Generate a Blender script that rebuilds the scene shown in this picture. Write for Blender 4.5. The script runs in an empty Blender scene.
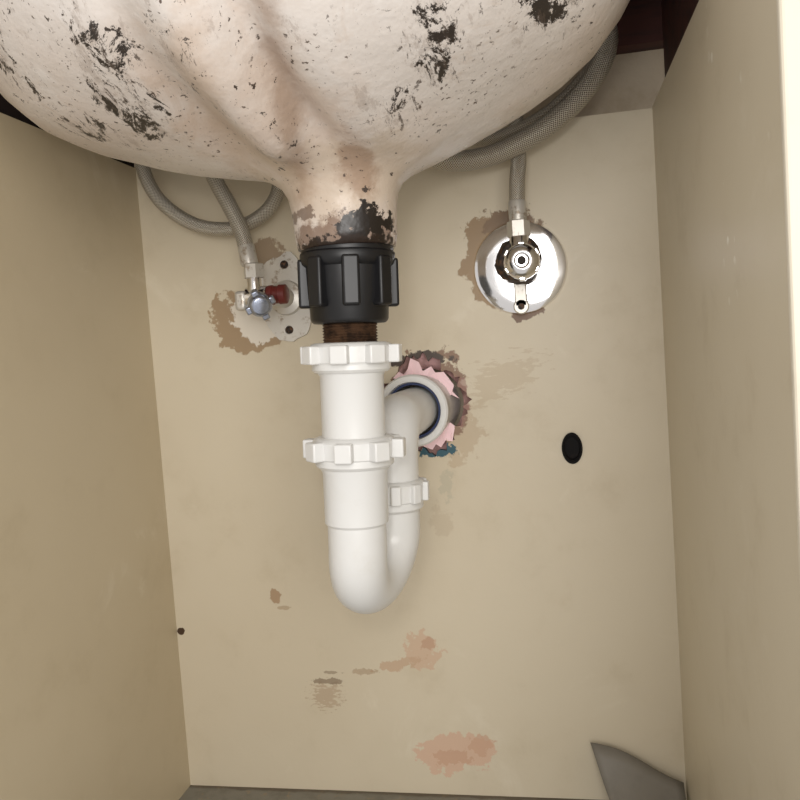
import bpy, bmesh, math, random
from mathutils import Vector, Matrix, noise
random.seed(4)
S = bpy.context.scene
S.view_settings.view_transform = 'Standard'
S.view_settings.look = 'None'

def lin(c):
    return tuple(((x/255)/12.92 if x/255 <= .04045 else ((x/255+.055)/1.055)**2.4) for x in c) + (1,)

# ---------------------------------------------------------------- materials
class M:
    def __init__(s, name, col=(200,200,200), rough=.5, metal=0.0, spec=.5):
        s.m = bpy.data.materials.new(name); s.m.use_nodes = True
        s.t = s.m.node_tree; s.N = s.t.nodes; s.L = s.t.links
        s.b = s.N['Principled BSDF']
        s.b.inputs['Base Color'].default_value = lin(col)
        s.b.inputs['Roughness'].default_value = rough
        s.b.inputs['Metallic'].default_value = metal
        s.b.inputs['Specular IOR Level'].default_value = spec
        s.tc = s.N.new('ShaderNodeTexCoord')
        c = s.N.new('ShaderNodeRGB'); c.outputs[0].default_value = lin(col)
        s.cur = c.outputs[0]
        s.h = None
    def out(s, o='Object'): return s.tc.outputs[o]
    def mapping(s, scale=(1,1,1), loc=(0,0,0), rot=(0,0,0), src='Object'):
        n = s.N.new('ShaderNodeMapping'); n.inputs['Scale'].default_value = scale
        n.inputs['Location'].default_value = loc; n.inputs['Rotation'].default_value = rot
        s.L.new(s.out(src), n.inputs['Vector']); return n.outputs[0]
    def noise(s, scale, detail=5, rough=.6, vec=None, dist=0):
        n = s.N.new('ShaderNodeTexNoise'); n.inputs['Scale'].default_value = scale
        n.inputs['Detail'].default_value = detail; n.inputs['Roughness'].default_value = rough
        n.inputs['Distortion'].default_value = dist
        s.L.new(vec if vec else s.out(), n.inputs['Vector']); return n.outputs[0]
    def math(s, op, a, b=0.0, c=None):
        n = s.N.new('ShaderNodeMath'); n.operation = op
        for i, v in enumerate([a, b] + ([c] if c is not None else [])):
            if isinstance(v, (int, float)): n.inputs[i].default_value = v
            else: s.L.new(v, n.inputs[i])
        return n.outputs[0]
    def rng(s, v, a, b, lo=0., hi=1.):
        n = s.N.new('ShaderNodeMapRange'); n.interpolation_type = 'SMOOTHSTEP'
        n.inputs[1].default_value = a; n.inputs[2].default_value = b
        n.inputs[3].default_value = lo; n.inputs[4].default_value = hi
        s.L.new(v, n.inputs[0]); return n.outputs[0]
    def mix(s, fac, col):
        n = s.N.new('ShaderNodeMix'); n.data_type = 'RGBA'
        if isinstance(fac, float): n.inputs[0].default_value = fac
        else: s.L.new(fac, n.inputs[0])
        s.L.new(s.cur, n.inputs[6]); n.inputs[7].default_value = lin(col)
        s.cur = n.outputs[2]
    def blob(s, c, half, amp=.8, nscale=60, edge=.08, strength=1., nvec=None, rot=0, axis='Y_AXIS'):
        sub = s.N.new('ShaderNodeVectorMath'); sub.operation = 'SUBTRACT'
        s.L.new(s.out(), sub.inputs[0]); sub.inputs[1].default_value = c
        v = sub.outputs[0]
        if rot:
            r = s.N.new('ShaderNodeVectorRotate'); r.rotation_type = axis
            r.inputs['Angle'].default_value = rot
            s.L.new(v, r.inputs['Vector']); v = r.outputs[0]
        mul = s.N.new('ShaderNodeVectorMath'); mul.operation = 'MULTIPLY'
        s.L.new(v, mul.inputs[0])
        mul.inputs[1].default_value = tuple(1/h if h else 0 for h in half)
        ln = s.N.new('ShaderNodeVectorMath'); ln.operation = 'LENGTH'
        s.L.new(mul.outputs[0], ln.inputs[0])
        nz = s.noise(nscale, 6, .65, vec=nvec)
        d = s.math('MULTIPLY_ADD', s.math('SUBTRACT', nz, .5), amp*4, ln.outputs['Value'])
        return s.rng(d, 1+edge, 1-edge, 0, strength)
    def bump(s, v, strength=.3, dist=.001):
        n = s.N.new('ShaderNodeBump'); n.inputs['Strength'].default_value = strength
        n.inputs['Distance'].default_value = dist
        s.L.new(v, n.inputs['Height'])
        if s.h: s.L.new(s.h, n.inputs['Normal'])
        s.h = n.outputs[0]
    def done(s):
        s.L.new(s.cur, s.b.inputs['Base Color'])
        if s.h: s.L.new(s.h, s.b.inputs['Normal'])
        return s.m

def paint(name, col, dark):
    m = M(name, col, .42)
    m.mix(m.rng(m.noise(3.5, 4), .35, .7, 0, .5), dark)
    m.mix(m.rng(m.noise(14, 6, .7), .52, .75, 0, .22), (174,158,126))
    m.mix(m.rng(m.noise(9, 6, .7, dist=.6), .58, .72, 0, .25), (228,220,202))
    m.bump(m.noise(260, 3), .12, .0006)
    m.bump(m.noise(22, 3), .25, .002)
    return m

mw = paint('cream_paint_back', (211,200,177), (199,186,161))
st = mw.mapping((1, 1, 3.2))
B = mw.blob
mw.mix(B((-.107,.75,.043),(.037,0,.019),.75,42,.04), (210,180,156))
mw.mix(B((-.118,.75,.038),(.018,0,.008),.9,80,.05,.7), (198,160,134))
mw.mix(B((-.088,.75,.050),(.012,0,.010),.9,80,.05,.7), (200,162,136))
mw.mix(B((-.140,.75,.144),(.016,0,.016),1.0,60,.05,.9), (203,176,150))
mw.mix(B((-.135,.75,.150),(.008,0,.006),1.0,90,.05,.7), (186,150,124))
mw.mix(B((-.162,.75,.131),(.024,0,.006),.9,80,.06,.75,rot=.15), (192,162,134))
mw.mix(B((-.198,.75,.123),(.013,0,.003),.9,110,.08,.6), (166,142,114))
mw.mix(B((-.240,.75,.098),(.014,0,.012),1.3,120,.08,.6,nvec=st), (172,148,122))
mw.mix(B((-.238,.75,.113),(.017,0,.003),.9,150,.08,.75), (132,114,92))
mw.mix(B((-.232,.75,.122),(.010,0,.0015),.9,150,.08,.6), (132,114,92))
mw.mix(B((-.2854,.75,.200),(.005,0,.007),.7,110,.1,.9), (164,136,106))
mw.mix(B((-.277,.75,.188),(.006,0,.002),.7,110,.1,.6), (166,142,112))
# stain round left valve
mw.mix(B((-.286,.75,.476),(.040,0,.030),.55,36,.04,.9), (156,130,98))
mw.mix(B((-.274,.75,.481),(.035,0,.027),.45,44,.04), (224,216,202))
mw.mix(B((-.262,.75,.53),(.02,0,.022),.6,70,.1,.7), (132,104,76))
# stain round right plate
mw.mix(B((-.049,.75,.514),(.025,0,.040),.5,42,.05), (152,126,92))
mw.mix(B((-.030,.75,.545),(.024,0,.016),.6,60,.08), (126,100,70))
mw.mix(B((-.020,.75,.464),(.014,0,.007),.6,80,.08), (112,82,54))
# round the pipe hole
mw.mix(B((-.050,.75,.402),(.034,0,.016),1.4,70,.15,.32,nvec=st,rot=.35), (174,150,114))
mw.mix(B((-.088,.75,.36),(.018,0,.03),.9,70,.15,.4), (170,142,106))
mw.mix(B((-.114,.75,.388),(.035,0,.044),.5,48,.05), (138,110,88))
mw.mix(B((-.120,.75,.427),(.026,0,.006),.7,90,.08), (70,56,46))
mw.mix(B((-.086,.75,.388),(.007,0,.022),.7,90,.1,.6), (146,98,90))
mw.mix(B((-.112,.75,.340),(.017,0,.007),.8,120,.08), (40,84,98))
mw.mix(B((-.104,.75,.306),(.006,0,.014),1.0,110,.2,.2), (130,140,124))
mw.mix(B((-.112,.75,.27),(.010,0,.014),.9,80,.2,.22), (166,144,114))
mw.mix(B((-.39,.75,.165),(.004,0,.004),.4,120,.1), (70,50,34))
mw_m = mw.done()

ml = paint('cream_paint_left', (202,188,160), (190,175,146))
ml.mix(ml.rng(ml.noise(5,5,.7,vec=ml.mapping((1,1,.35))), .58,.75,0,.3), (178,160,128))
ml_m = ml.done()
mr = paint('cream_paint_right', (215,205,182), (207,195,170))
v = mr.N.new('ShaderNodeTexVoronoi'); v.inputs['Scale'].default_value = 60
mr.L.new(mr.out(), v.inputs['Vector'])
msk = mr.math('MULTIPLY', mr.rng(v.outputs['Distance'], .24,.17), mr.rng(mr.noise(25,2), .52,.58))
msk = mr.math('MULTIPLY', msk, mr.blob((.1,.43,.56),(.05,.07,.11),.3,20,.3))
mr.mix(msk, (246,243,232))
mr_m = mr.done()
me = paint('cream_paint_edge', (222,214,196), (214,204,184)); me_m = me.done()

mf = M('grey_vinyl_floor', (132,129,119), .65)
mf.mix(mf.rng(mf.noise(30,6,.7), .45,.65,0,.6), (108,103,92))
mf.mix(mf.rng(mf.noise(90,4,.7), .58,.66,0,.7), (150,134,108))
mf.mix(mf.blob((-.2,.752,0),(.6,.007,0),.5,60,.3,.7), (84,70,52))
mf.bump(mf.noise(120,4),.3,.001); mf_m = mf.done()
mv = M('grey_vinyl_scrap', (126,121,112), .55)
mv.mix(mv.rng(mv.noise(40,5), .45,.7,0,.4), (108,103,94)); mv_m = mv.done()
mb = M('dark_brown_timber', (70,32,24), .7)
mb.mix(mb.rng(mb.noise(8,6,.7,vec=mb.mapping((1,8,8))), .4,.7), (38,18,14)); mb_m = mb.done()
mb2 = M('gap_shade_brown', (40,24,20), .8)  # near-black tone paints in the shade of the gap above the left panel
mb2.mix(mb2.rng(mb2.noise(8,6,.7,vec=mb2.mapping((8,1,8))), .4,.7), (22,14,12)); mb2_m = mb2.done()
mpl = M('plaster', (194,180,158), .9)
mpl.mix(mpl.rng(mpl.noise(20,6,.7),.45,.65,0,.5),(172,154,128)); mpl.bump(mpl.noise(60,5),.4,.003); mpl_m = mpl.done()

# ceramic underside
mc = M('stained_shaded_ceramic', (218,210,203), .36)
mc.mix(mc.rng(mc.noise(6,4), .42,.65,0,.6), (208,193,181))
mc.mix(mc.rng(mc.noise(16,6,.7), .55,.72,0,.5), (232,228,224))
mc.mix(mc.rng(mc.noise(10,6,.75,dist=1.2), .54,.66,0,.4), (190,168,148))
mc.mix(mc.blob((-.16,.46,.59),(.05,.07,.05),.8,22,.6,.45), (194,166,142))
mc.mix(mc.blob((-.133,.53,.55),(.06,.06,.030),.6,30,.4,.55), (184,164,138))
mc.mix(mc.blob((-.112,.50,.553),(.010,.03,.020),.9,50,.5,.55), (134,98,70))
mc.mix(mc.blob((-.142,.46,.59),(.007,.09,.06),.7,50,.7,.6,rot=-.2,axis='Z_AXIS'), (146,118,96))  # brown along the ridge crease, its shading painted into the colour
mc.mix(mc.blob((-.180,.44,.60),(.010,.09,.06),.8,40,.7,.4,rot=-.2,axis='Z_AXIS'), (184,160,136))  # tan band along the valley left of the ridge
reg = None
for (c,h_) in [((-.225,.43,.617),(.034,.045,.06)),((-.172,.42,.62),(.020,.05,.05)),((-.160,.465,.60),(.020,.04,.04)),((-.085,.47,.60),(.026,.03,.04)),((-.05,.44,.61),(.028,.035,.04)),((.01,.42,.63),(.030,.05,.05)),((-.275,.47,.61),(.028,.03,.04)),((-.30,.42,.63),(.03,.04,.05))]:
    b_ = mc.blob(c,h_,.5,14,.55)
    reg = b_ if reg is None else mc.math('MAXIMUM',reg,b_)
smr = mc.noise(30,8,.8,vec=mc.mapping((2.2,.9,1.2), rot=(0,0,-.6)))
mc.mix(mc.rng(mc.math('MULTIPLY_ADD',reg,.10,smr), .60,.68,0,.4), (150,134,122))
sc = mc.mapping((1,.45,1.2), rot=(0,0,.7))
f1 = mc.noise(52,9,.80,vec=sc,dist=.4)
scf = mc.rng(mc.math('MULTIPLY_ADD',reg,.115,f1), .648,.670)
mc.mix(scf, (50,43,39))
scr = mc.noise(70,7,.8,vec=mc.mapping((3.2,.6,1), rot=(0,0,-.6)))
mc.mix(mc.rng(mc.math('MULTIPLY_ADD',reg,.09,scr), .655,.69,0,.85), (80,68,60))
mc.mix(mc.math('MULTIPLY', mc.rng(mc.noise(150,5,.65), .64,.665), mc.rng(mc.noise(12,3),.42,.56)), (66,56,50))
mc.mix(mc.math('MULTIPLY', mc.rng(mc.noise(300,4,.6), .62,.66), mc.rng(mc.noise(20,3),.45,.6)), (90,76,66))
mc.mix(mc.blob((-.128,.508,.514),(.036,.05,.010),1.1,80,.35,.75), (104,72,48))
mc.mix(mc.blob((-.112,.508,.520),(.017,.03,.011),.8,120,.08), (34,28,24))
mc.mix(mc.blob((-.133,.508,.507),(.045,.05,.007),.9,130,.15), (44,33,27))
mc.mix(mc.blob((-.155,.508,.530),(.010,.03,.004),1.1,130,.1,.7), (90,66,50))
mc.bump(mc.noise(190,3),.3,.0008); mc.bump(mc.noise(28,4),.5,.004); mc.bump(scf,-.4,.0006)
mc_m = mc.done()

mp = M('white_pvc', (224,224,222), .28)
mp.mix(mp.rng(mp.noise(25,5,.7),.5,.75,0,.3),(208,205,197)); mp.b.inputs['Subsurface Weight'].default_value=.06
mp.b.inputs['Subsurface Radius'].default_value=(.004,.004,.004)
mp_m = mp.done()
mk = M('black_plastic',(19,19,21),.40); mk.mix(mk.rng(mk.noise(60,5),.5,.75,0,.3),(44,42,41)); mk_m = mk.done()
mkr = M('black_rubber',(20,18,18),.75,0,.2); mkr.mix(mkr.rng(mkr.noise(90,5),.55,.7,0,.4),(40,30,26)); mkr_m = mkr.done()
mrs = M('rusty_brass',(98,72,52),.6,.4); mrs.mix(mrs.rng(mrs.noise(110,5,.7),.4,.6),(54,38,28)); mrs_m = mrs.done()
mch = M('chrome',(240,240,242),.16,1.0); mch_m = mch.done()
mes = M('polished_chrome',(250,250,252),.10,.92); mes_m = mes.done()
mdl = M('dull_metal_plate',(206,202,194),.38,.45); mdl.mix(mdl.rng(mdl.noise(80,5,.7),.54,.64,0,.7),(138,118,94)); mdl_m = mdl.done()
mdk = M('corroded_dark',(40,32,28),.7); mdk.mix(mdk.rng(mdk.noise(200,5),.5,.6),(92,64,44)); mdk_m = mdk.done()
mrd = M('red_plastic',(104,36,30),.45); mrd_m = mrd.done()
mbl = M('blue_rubber',(34,50,92),.5); mbl_m = mbl.done()
mhb = M('blue_tinted_chrome',(176,184,202),.2,.9); mhb_m = mhb.done()
mpk = M('pink_foam',(186,146,138),.9)
mpk.mix(mpk.rng(mpk.noise(50,5),.42,.6),(226,182,180))
mpk.bump(mpk.noise(90,4),.6,.003)
mpk_m = mpk.done()
mpp = M('torn_pink_paper',(255,222,227),.8); mpp_m = mpp.done()

# braided hose
mh = M('braided_steel',(216,210,196),.34,.5)
def wave(rot):
    w = mh.N.new('ShaderNodeTexWave'); w.inputs['Scale'].default_value = .55
    w.bands_direction='X'
    mp_ = mh.N.new('ShaderNodeMapping'); mp_.inputs['Rotation'].default_value=(0,0,rot)
    mh.L.new(mh.out('UV'), mp_.inputs[0]); mh.L.new(mp_.outputs[0], w.inputs['Vector']); return w.outputs['Fac']
wv = mh.math('MAXIMUM', wave(.785), wave(-.785))
mh.mix(mh.rng(wv,.97,.45,0,.9),(100,86,68)); mh.bump(wv,.8,.0008); mh_m = mh.done()

# ---------------------------------------------------------------- helpers
def obj(name, bm, mat, smooth=True, parent=None, angle=40):
    me_ = bpy.data.meshes.new(name)
    bmesh.ops.recalc_face_normals(bm, faces=bm.faces)
    bm.to_mesh(me_); bm.free()
    o = bpy.data.objects.new(name, me_); S.collection.objects.link(o)
    me_.materials.append(mat)
    if smooth:
        for p in me_.polygons: p.use_smooth = True
        me_.set_sharp_from_angle(angle=math.radians(angle))
    if parent: o.parent = parent
    return o
def bevel(o, w, seg=2, ang=40):
    b = o.modifiers.new('b','BEVEL'); b.width=w; b.segments=seg; b.limit_method='ANGLE'; b.angle_limit=math.radians(ang)
    return o
def empty(name, loc=(0,0,0), rot=(0,0,0), parent=None):
    e = bpy.data.objects.new(name, None); e.empty_display_size=.02
    e.location=loc; e.rotation_euler=rot; S.collection.objects.link(e)
    if parent: e.parent=parent
    return e
def add_box(bm, lo, hi, mat=None):
    vs = [bm.verts.new((x,y,z)) for x in (lo[0],hi[0]) for y in (lo[1],hi[1]) for z in (lo[2],hi[2])]
    if mat is not None:
        for q in vs: q.co = mat @ q.co
    for f in [(0,1,3,2),(4,6,7,5),(0,4,5,1),(2,3,7,6),(0,2,6,4),(1,5,7,3)]:
        bm.faces.new([vs[i] for i in f])
def box(name, lo, hi, mat, bev=.0, parent=None):
    bm = bmesh.new(); add_box(bm, lo, hi)
    o = obj(name, bm, mat, False, parent)
    if bev: bevel(o, bev, 3)
    return o
def add_lathe(bm, prof, n=48, mtx=Matrix(), closed=True, caps=True):
    rings=[]
    for r,z in prof:
        rings.append([bm.verts.new(mtx @ Vector((r*math.cos(2*math.pi*i/n), r*math.sin(2*math.pi*i/n), z))) for i in range(n)])
    for a,b in zip(rings, rings[1:]):
        for i in range(n):
            bm.faces.new((a[i],a[(i+1)%n],b[(i+1)%n],b[i]))
    if caps:
        bm.faces.new(rings[0][::-1]); bm.faces.new(rings[-1])
    return rings
def lathe(name, prof, mat, n=48, mtx=Matrix(), parent=None, caps=True, ring=False):
    bm = bmesh.new()
    if ring: prof = prof+[prof[0]]
    add_lathe(bm, prof, n, mtx, caps=caps and not ring)
    bmesh.ops.remove_doubles(bm, verts=bm.verts, dist=1e-6)
    return obj(name, bm, mat, True, parent, 35)
def smoothpath(pts, sub=8):
    P=[Vector(p) for p in pts]; out=[]
    Q=[2*P[0]-P[1]]+P+[2*P[-1]-P[-2]]
    for i in range(1,len(Q)-2):
        for k in range(sub):
            t=k/sub; a,b,c,d=Q[i-1],Q[i],Q[i+1],Q[i+2]
            out.append(.5*((2*b)+(c-a)*t+(2*a-5*b+4*c-d)*t*t+(-a+3*b-3*c+d)*t**3))
    out.append(P[-1]); return out
def tube(name, pts, r, mat, n=20, parent=None):
    bm=bmesh.new(); uv=bm.loops.layers.uv.new('UVMap')
    t=(pts[1]-pts[0]).normalized()
    u=t.orthogonal().normalized(); rings=[]; L=0; ls=[]
    for i,p in enumerate(pts):
        nt=((pts[min(i+1,len(pts)-1)]-pts[max(i-1,0)])).normalized()
        q=t.rotation_difference(nt); u=(q@u).normalized(); t=nt
        w=t.cross(u)
        rings.append([bm.verts.new(p+u*r*math.cos(2*math.pi*k/n)+w*r*math.sin(2*math.pi*k/n)) for k in range(n)])
        if i: L+=(pts[i]-pts[i-1]).length
        ls.append(L)
    for i in range(len(rings)-1):
        for k in range(n):
            f=bm.faces.new((rings[i][k],rings[i][(k+1)%n],rings[i+1][(k+1)%n],rings[i+1][k]))
            s=420.
            for lp,(lu,lv) in zip(f.loops,[(ls[i],k),(ls[i],k+1),(ls[i+1],k+1),(ls[i+1],k)]):
                lp[uv].uv=(lu*s, lv/n*16.16)
    bm.faces.new(rings[0][::-1]); bm.faces.new(rings[-1])
    return obj(name,bm,mat,True,parent,60)
def plate2d(name, outer, holes, y0, y1, mat, parent=None):
    cu=bpy.data.curves.new(name,'CURVE'); cu.dimensions='2D'; cu.fill_mode='BOTH'; cu.extrude=(y1-y0)/2
    for poly in [outer]+holes:
        sp=cu.splines.new('POLY'); sp.points.add(len(poly)-1); sp.use_cyclic_u=True
        for q,(x,z) in zip(sp.points,poly): q.co=(x,z,0,1)
    tmp=bpy.data.objects.new('tmp',cu); S.collection.objects.link(tmp)
    dg=bpy.context.evaluated_depsgraph_get()
    m_=bpy.data.meshes.new_from_object(tmp.evaluated_get(dg))
    m_.transform(Matrix.Translation((0,(y0+y1)/2,0))@Matrix.Rotation(math.pi/2,4,'X'))
    bpy.data.objects.remove(tmp)
    o=bpy.data.objects.new(name,m_); S.collection.objects.link(o)
    m_.materials.clear(); m_.materials.append(mat)
    if parent: o.parent=parent
    return o
def circ(cx,cz,rx,rz,n=40,jag=0,seed=0):
    out=[]
    for i in range(n):
        a=2*math.pi*i/n
        k=1+jag*noise.noise(Vector((math.cos(a)*2.2+seed,math.sin(a)*2.2,seed)))+jag*.7*noise.noise(Vector((math.cos(a)*8+seed,math.sin(a)*8,seed)))
        out.append((cx+rx*k*math.cos(a),cz+rz*k*math.sin(a)))
    return out

# ---------------------------------------------------------------- room / cabinet shell
XL,XR,YF,YB,ZT=-.395,.100,.366,.750,.635
plate2d('wall_back',[(XL,0),(XR,0),(XR,ZT-.001),(XL,ZT-.001)],[circ(-.121,.383,.0395,.045,90,.26,3.1), circ(.0143,.3363,.0080,.0130)],YB,YB+.006,mw_m)
box('wall_left',(XL-.018,YF,0),(XL,YB+.008,ZT+.001),ml_m)
box('wall_right',(XR,YF,0),(XR+.018,YB+.008,ZT),mr_m,.0)
box('trim_1',(XR-.0005,YF-.006,0),(XR+.022,YF,ZT+.10),me_m,.002)
box('trim_2',(XL-.022,YF-.006,0),(XL+.0005,YF,ZT+.10),me_m,.002)
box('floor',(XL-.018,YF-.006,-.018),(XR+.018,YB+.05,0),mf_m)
box('wall_outer_back',(XL-.25,YB+.05,-.018),(XR+.25,YB+.07,.90),mpl_m)
box('trim_3',(XL-.05,YB+.028,.700),(XR+.05,YB+.05,.745),mb_m)
box('trim_4',(XR+.016,YF,ZT),(XR+.032,YB+.028,.745),mb_m)
box('gap_strip_left',(XL-.032,YF,ZT+.001),(XL-.016,YB+.028,.745),mb2_m)  # strip added to fill the dark gap between left panel and basin
ct=plate2d('countertop',[(XL-.04,.33),(XR+.04,.33),(XR+.04,YB+.05),(XL-.04,YB+.05)],[circ(-.150,.53,.250,.196,64)],-.0125,.0125,mb_m)
ct.data.transform(Matrix.Rotation(-math.pi/2,4,'X'))
for vtx in ct.data.vertices: vtx.co.y=-vtx.co.y if vtx.co.y<0 else vtx.co.y
ct.location=(0,0,.7605)

# ---------------------------------------------------------------- sink basin
def sstep(a,b,x):
    t=max(0,min(1,(x-a)/(b-a))); return t*t*(3-2*t)
prof=[(.030,.508),(.0335,.509),(.0350,.516),(.0355,.526),(.0362,.536),(.0378,.545),(.042,.5525),(.051,.559),(.065,.5655),(.082,.572),(.10,.579),(.12,.587),(.14,.596),(.16,.607),(.178,.620),(.193,.637),(.205,.657),(.214,.680),(.219,.705),(.222,.73),(.224,.745)]
bm=bmesh.new(); n=216; rings=[]
P2=[]
for (r0,z0),(r1,z1) in zip(prof,prof[1:]):
    m_=max(1,int((r1-r0)/.006))
    for k in range(m_): P2.append((r0+(r1-r0)*k/m_, z0+(z1-z0)*k/m_))
P2.append(prof[-1])
for r,z in P2:
    k=sstep(.045,.20,r); ring=[]
    top=1-sstep(.69,.74,z)
    for i in range(n):
        a=2*math.pi*i/n; c,s_=math.cos(a),math.sin(a)
        x=-.133-.008*k+r*c*((1+.025*k) if c>0 else (1+.095*k))
        sy=(1-k*.12) if s_<0 else (1-k*.30)
        y=.54-.01*k+r*sy*s_
        zz=z
        if s_<0 and r>.04:
            w=sstep(.04,.085,r)*sstep(0,.35,-s_)*top
            xr=-.142-.17*(.54-y)
            zz-=.014*w*math.exp(-((x-xr)/.017)**2)
            zz+=.009*w*math.exp(-((x-xr-.027)/.009)**2)
            zz+=.007*w*math.exp(-((x-xr+.036)/.013)**2)
            zz-=.005*w*math.exp(-((x-xr-.055)/.020)**2)
        if c<0: zz-=.016*k*(-c)*top
        zz+=.003*noise.noise(Vector((x*13,y*13,z*13)))*sstep(.04,.08,r)*top
        ring.append(bm.verts.new((x,y,zz)))
    rings.append(ring)
for a,b in zip(rings,rings[1:]):
    for i in range(n): bm.faces.new((a[i],a[(i+1)%n],b[(i+1)%n],b[i]))
basin=obj('sink_basin',bm,mc_m,True,None,180)
sd=basin.modifiers.new('s','SOLIDIFY'); sd.thickness=.006; sd.offset=-1

# ---------------------------------------------------------------- drain + trap (local z from .512)
T=empty('sink_p_trap',(-.133,.54,.512),(0,.039,0))
def nut(name,z0,z1,rb,rl,mat,nl=8,lw=.010,ph=0.,y=0.,x=0.,parent=T):
    mt=Matrix.Translation((x,y,0))
    bm=bmesh.new()
    h=z1-z0
    add_lathe(bm,[(rb-.008,z0),(rb-.003,z0),(rb-.001,z0+.002),(rb-.001,z0+h*.30),(rb,z0+h*.34),(rb+.0005,z1-.003),(rb-.001,z1-.001),(rb-.004,z1),(rb-.008,z1)],56,mt)
    for i in range(nl):
        a=2*math.pi*i/nl+ph
        rot=mt@Matrix.Rotation(a,4,'Z')
        add_box(bm,(rb-.003,-lw/2,z0+h*.30),(rl,lw/2,z1-.002),rot)
    o=obj(name,bm,mat,True,parent,35); bevel(o,.0012,3,50); return o
bm=bmesh.new()
add_lathe(bm,[(.018,-.054),(.0255,-.054),(.0270,-.051),(.0275,-.040),(.0285,-.037),(.0295,-.016),(.0318,-.014),(.0328,-.011),(.0328,-.007),(.0318,-.005),(.018,-.005)],64)
for i in range(8):
    a=2*math.pi*i/8+.30
    rt=Matrix.Rotation(a,4,'Z')
    add_box(bm,(.025,-.0058,-.043),(.0345,.0058,-.010),rt)
o=obj('basin_backnut',bm,mk_m,True,T,35); bevel(o,.0018,3,50)
lathe('seal_ring',[(.020,-.006),(.0315,-.006),(.032,-.004),(.031,-.001),(.020,-.001)],mk_m,parent=T)
pr=[]; z=-.078
while z<-.048:
    pr+=[(.0180,z),(.0192,z+.0010)]; z+=.0020
lathe('threaded_tail',pr,mrs_m,parent=T)
nut('slip_nut_upper',-.0875,-.0670,.0285,.0352,mp_m,8,ph=0.0,lw=.012)
lathe('pipe_sleeve',[(.018,-.134),(.0222,-.134),(.0222,-.090),(.0232,-.0885),(.0232,-.085),(.018,-.085)],mp_m,parent=T)
nut('slip_nut_middle',-.1535,-.1320,.0285,.0358,mp_m,8,ph=0.02,lw=.012)
lathe('trap_socket',[(.018,-.1945),(.0207,-.1945),(.0224,-.1925),(.0228,-.157),(.0238,-.155),(.0238,-.151),(.018,-.151)],mp_m,parent=T)
R=.0345; zc=-.2130; YR=2*R; XR_=.0125
pts=[Vector((0,0,-.186)),Vector((0,0,-.197))]
for i in range(33):
    a=math.pi*i/32; e=sstep(.25,1,i/32)
    pts.append(Vector((-.002*math.sin(a)+XR_*e,R-R*math.cos(a),zc-R*math.sin(a))))
pts+=[Vector((XR_,YR,-.195)),Vector((XR_,YR,-.165))]
tube('trap_u_bend',pts,.0207,mp_m,40,T)
nut('slip_nut_rear',-.198,-.174,.0258,.0296,mp_m,10,y=YR,x=XR_-.001,lw=.008)
re=.030; pts=[Vector((XR_,YR,-.176)),Vector((XR_,YR,-.165))]
zo=-.130
for i in range(13):
    a=math.pi/2*i/12
    pts.append(Vector((XR_,YR+re-re*math.cos(a),zo-re+re*math.sin(a))))
pts+=[Vector((XR_,.14,zo)),Vector((XR_,.205,zo))]
tube('outlet_elbow',pts,.0207,mp_m,36,T)
W=empty('wall_socket',(.0120,.172,-.130),(-math.pi/2,0,-.05),T)
lathe('socket_collar',[(.0255,.004),(.0265,-.001),(.0285,-.002),(.0315,-.002),(.0330,0),(.0330,.010),(.0318,.013),(.0310,.014),(.0310,.080),(.0255,.080)],mp_m,parent=W,ring=True)
lathe('rubber_seal',[(.0235,.004),(.0262,.004),(.0262,.008),(.0235,.008)],mbl_m,parent=W,ring=True)

# foam / torn lining round the pipe behind the panel
bm=bmesh.new(); nn=60; rr=[]
for j,(rad,yy) in enumerate([(.0345,.772),(.040,.766),(.050,.762),(.056,.768),(.056,.785),(.0345,.785)]):
    rr.append([bm.verts.new((-.120+rad*math.cos(2*math.pi*i/nn), yy+.006*noise.noise(Vector((i*.5,j*1.3,0))) if 0<j<4 else yy, .383+rad*math.sin(2*math.pi*i/nn))) for i in range(nn)])
for a,b in zip(rr,rr[1:]+rr[:1]):
    for i in range(nn): bm.faces.new((a[i],a[(i+1)%nn],b[(i+1)%nn],b[i]))
FO=obj('pipe_foam_insulation',bm,mpk_m)
def flake(name,pts,y,dy):
    bm=bmesh.new(); vs=[bm.verts.new((x,y+dy*(i%3)/2,z)) for i,(x,z) in enumerate(pts)]
    bm.faces.new(vs); bmesh.ops.triangulate(bm,faces=bm.faces)
    o=obj(name,bm,mpp_m,False,FO); sd=o.modifiers.new('s','SOLIDIFY'); sd.thickness=.0008; return o
flake('torn_lining_top',[(-.149,.411),(-.143,.417),(-.139,.414),(-.134,.419),(-.131,.429),(-.127,.420),(-.123,.425),(-.120,.416),(-.112,.420),(-.108,.414),(-.100,.414),(-.099,.406),(-.091,.401),(-.093,.395),(-.087,.388),(-.095,.393),(-.098,.385),(-.102,.397),(-.108,.402),(-.118,.409),(-.130,.412),(-.140,.409)],.748,.003)
flake('torn_lining_bottom',[(-.129,.349),(-.120,.350),(-.112,.353),(-.104,.360),(-.097,.366),(-.093,.362),(-.097,.355),(-.096,.348),(-.103,.349),(-.107,.343),(-.112,.346),(-.116,.341),(-.123,.344)],.748,.003)

G=empty('rubber_grommet',(.0143,.7485,.3363))
def oval(name,prof,mat,par,rx=1,rz=1.55,n=40):
    bm=bmesh.new(); add_lathe(bm,prof,n,Matrix.Scale(rz,4,(0,0,1))@Matrix.Rotation(math.pi/2,4,'X'))
    return obj(name,bm,mat,True,par,35)
oval('rim',[(.0072,-.008),(.0072,0),(.0094,0),(.0094,.0008),(.0088,.0014),(.0080,.0012),(.0072,-.001),(.0066,-.004),(.002,-.004)],mkr_m,G)

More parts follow.
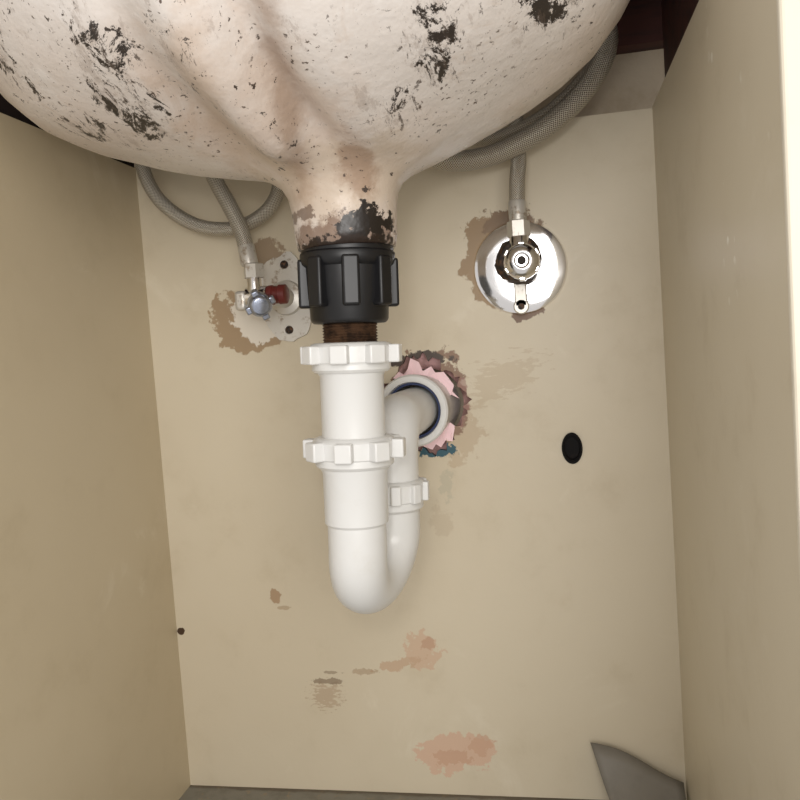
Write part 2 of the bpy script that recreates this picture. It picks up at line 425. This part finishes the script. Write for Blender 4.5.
# ---------------------------------------------------------------- right shutoff valve
V=empty('shutoff_valve',(-.0232,.75,.505))
RX=Matrix.Rotation(math.pi/2,4,'X')
lathe('escutcheon',[(.008,.0046),(.020,.0044),(.030,.0040),(.0385,.0034),(.0415,.0024),(.0430,0),(.008,0)],mes_m,64,RX,V)
lathe('wall_stub',[(.0085,0),(.0085,.034),(.0100,.035),(.0110,.040)],mdk_m,24,RX,V)
bm=bmesh.new()
add_lathe(bm,[(.009,.024),(.0115,.026),(.0125,.034),(.0125,.052),(.0110,.056),(.008,.058)],32,RX)
add_lathe(bm,[(.0085,.0),(.0085,.022),(.007,.024)],28,Matrix.Translation((0.002,-.042,.004)))
obj('body',bm,mch_m,True,V)
bm=bmesh.new(); 
add_lathe(bm,[(.012,.006),(.0195,.009),(.0205,.018),(.0190,.030),(.0195,.040),(.0165,.046),(.010,.047)],14,RX@Matrix.Translation((.0,0.004,0)))
for q in bm.verts: q.co+=Vector((noise.noise(q.co*90),noise.noise(q.co*90+Vector((5,0,0))),noise.noise(q.co*90+Vector((0,9,0)))))*.004
obj('corroded_collar',bm,mdk_m,True,V)
bm=bmesh.new()
mt=RX@Matrix.Translation((.004,-.001,0))
add_lathe(bm,[(.006,.056),(.0115,.056),(.0135,.058),(.0150,.063),(.0150,.070),(.0135,.075),(.0105,.0780),(.0060,.0785),(.0050,.0775),(.002,.0775)],40,mt)
for i in range(6):
    add_box(bm,(.0130,-.0030,.060),(.0160,.0030,.0735),mt@Matrix.Rotation(math.pi/3*i+.5,4,'Z'))
h=obj('handle',bm,mch_m,True,V); bevel(h,.0010,2,50)
lathe('handle_screw',[(.0036,.0774),(.0036,.0788),(.003,.0793)],mdk_m,20,mt,V)
lathe('hex_nut',[(.007,.022),(.0098,.023),(.0098,.036),(.007,.037)],mdl_m,6,Matrix.Translation((.002,-.042,0)),V)
lathe('ferrule',[(.0070,.036),(.0078,.037),(.0078,.052),(.0062,.055)],mdl_m,24,Matrix.Translation((.002,-.042,0)),V)
bm=bmesh.new()
add_box(bm,(-.006,-.016,-.036),(.005,-.012,-.014)); add_lathe(bm,[(.007,-.001),(.007,.003)],20,Matrix.Translation((-.0005,-.013,-.036))@RX)
t_=obj('clip_tab',bm,mdl_m,True,V); bevel(t_,.001)
lathe('clip_hole',[(.003,.003),(.003,.0036)],mdk_m,16,Matrix.Translation((-.0005,-.013,-.036))@RX,V)

# ---------------------------------------------------------------- left shutoff valve
V2=empty('shutoff_valve.001',(-.2475,.75,.4954))
pl=plate2d('wall_plate',circ(0,0,.027,.043,48,.12,7),[circ(0,.032,.0042,.0042,20),circ(0,-.031,.0042,.0042,20)],-.004,0,mdl_m,V2)
bevel(pl,.0008)
lathe('plate_boss',[(.017,.004),(.016,.010),(.010,.012),(.009,.050)],mdl_m,32,RX,V2)
lathe('screw_upper',[(.0036,.001),(.0036,.003),(.002,.0042)],mdk_m,16,Matrix.Translation((0,0,.032))@RX,V2)
lathe('screw_lower',[(.0036,.001),(.0036,.003),(.002,.0042)],mdk_m,16,Matrix.Translation((0,0,-.031))@RX,V2)
ax=Matrix.Translation((0,-.050,0))@Matrix.Rotation(-math.pi/2,4,'Y')
lathe('red_union',[(.007,-.016),(.0088,-.015),(.0090,-.009),(.0080,-.008),(.0080,-.004),(.0090,-.003),(.0090,.001),(.0075,.002)],mrd_m,28,ax,V2)
bm=bmesh.new()
add_lathe(bm,[(.006,.001),(.0092,.002),(.0092,.008),(.0085,.009),(.0085,.022),(.006,.024)],28,ax)
add_lathe(bm,[(.0075,-.012),(.0085,-.008),(.0085,.004),(.0072,.010),(.0072,.022),(.0065,.024)],24,Matrix.Translation((-.014,-.050,0)))
obj('body',bm,mch_m,True,V2)
bm=bmesh.new()
hx=Matrix.Translation((-.012,-.052,-.004))@Matrix.Rotation(.45,4,'Z')@Matrix.Rotation(.25,4,'X')@RX
add_lathe(bm,[(.006,.004),(.0078,.006),(.0078,.012),(.0100,.014),(.0112,.018),(.0104,.026),(.0078,.029),(.003,.0295)],24,hx)
for i in range(4):
    add_box(bm,(.007,-.0034,.014),(.0138,.0034,.0265),hx@Matrix.Rotation(math.pi/2*i+.4,4,'Z'))
h=obj('handle',bm,mhb_m,True,V2); bevel(h,.0012,2,30)
bm=bmesh.new()
add_box(bm,(-.0330,-.056,-.012),(-.0225,-.044,.006))
h=obj('end_cap',bm,mdl_m,True,V2); bevel(h,.003,3)
lathe('hex_nut',[(.007,.016),(.0096,.017),(.0096,.029),(.007,.030)],mdl_m,6,Matrix.Translation((-.014,-.050,0)),V2)
lathe('ferrule',[(.0072,.029),(.0080,.030),(.0078,.046),(.0062,.049)],mdl_m,24,Matrix.Translation((-.014,-.050,0))@Matrix.Rotation(-.12,4,'Y'),V2)

# ---------------------------------------------------------------- hoses
tube('braided_hose',smoothpath([(-.267,.700,.540),(-.271,.700,.558),(-.280,.700,.580),(-.291,.700,.603),(-.305,.70,.640),(-.312,.69,.668),(-.300,.685,.69)],10),.0072,mh_m)
tube('braided_hose.001',smoothpath([(-.366,.712,.665),(-.369,.713,.632),(-.360,.715,.602),(-.340,.716,.580),(-.315,.717,.566),(-.285,.718,.562),(-.258,.718,.570),(-.240,.718,.588),(-.232,.716,.62)],10),.0066,mh_m)
tube('braided_hose.002',smoothpath([(-.0212,.708,.555),(-.020,.708,.575),(-.018,.712,.592),(-.018,.722,.62),(-.02,.725,.66)],10),.0068,mh_m)
tube('braided_hose.003',smoothpath([(-.12,.685,.64),(-.098,.690,.607),(-.072,.694,.595),(-.035,.697,.598),(.005,.697,.614),(.036,.697,.637),(.056,.697,.664),(.060,.70,.69),(.045,.70,.71)],10),.0088,mh_m)
tube('braided_hose.004',smoothpath([(-.10,.715,.66),(-.070,.718,.625),(-.035,.720,.617),(.005,.72,.630),(.035,.72,.652),(.052,.72,.672),(.054,.72,.70)],10),.0062,mh_m)

# ---------------------------------------------------------------- vinyl scrap leaning in back corner
bm=bmesh.new()
nx,ny=10,8; grid=[]
for j in range(ny+1):
    t=j/ny; row=[]
    for i in range(nx+1):
        s_=i/nx
        top=Vector((.0155+.081*s_, .742-.004*s_, .060-.030*s_+.004*math.sin(s_*5)))
        bot=Vector((.043+.053*s_, .672, .0015))
        p=top.lerp(bot,t); p.y+=.006*math.sin(t*math.pi); p.z=max(.0015,p.z-.010*math.sin(t*math.pi))
        row.append(bm.verts.new(p))
    grid.append(row)
for j in range(ny):
    for i in range(nx): bm.faces.new((grid[j][i],grid[j][i+1],grid[j+1][i+1],grid[j+1][i]))
o=obj('vinyl_flooring_scrap',bm,mv_m,True,None,180); sd=o.modifiers.new('s','SOLIDIFY'); sd.thickness=.0014; sd.offset=1

# ---------------------------------------------------------------- camera
cam=bpy.data.cameras.new('camera'); co=bpy.data.objects.new('camera',cam); S.collection.objects.link(co)
r_=Vector((.9805,.1838,-.0699)).normalized(); f_=Vector((-.1881,.9803,-.0616)); f_=(f_-r_*f_.dot(r_)).normalized()
u_=r_.cross(f_)
co.matrix_world=Matrix((( r_.x,u_.x,-f_.x,0),(r_.y,u_.y,-f_.y,0),(r_.z,u_.z,-f_.z,.437),(0,0,0,1)))
cam.lens=36; cam.sensor_width=36; cam.clip_start=.01
S.camera=co

# ---------------------------------------------------------------- light
def area(name,loc,target,size,power,col):
    l=bpy.data.lights.new(name,'AREA'); l.shape='DISK'; l.size=size; l.energy=power; l.color=col
    o=bpy.data.objects.new(name,l); S.collection.objects.link(o); o.location=loc
    o.rotation_euler=(Vector(target)-Vector(loc)).to_track_quat('-Z','Y').to_euler()
area('room_light',(.25,-.75,.60),(-.14,.6,.40),1.0,11.5,(1,.968,.93))
area('phone_light',(-.03,-.02,.50),(-.14,.55,.45),.05,.45,(1,.985,.97))
w=bpy.data.worlds.new('w'); S.world=w; w.use_nodes=True
w.node_tree.nodes['Background'].inputs[0].default_value=(1,.955,.91,1)
w.node_tree.nodes['Background'].inputs[1].default_value=.62
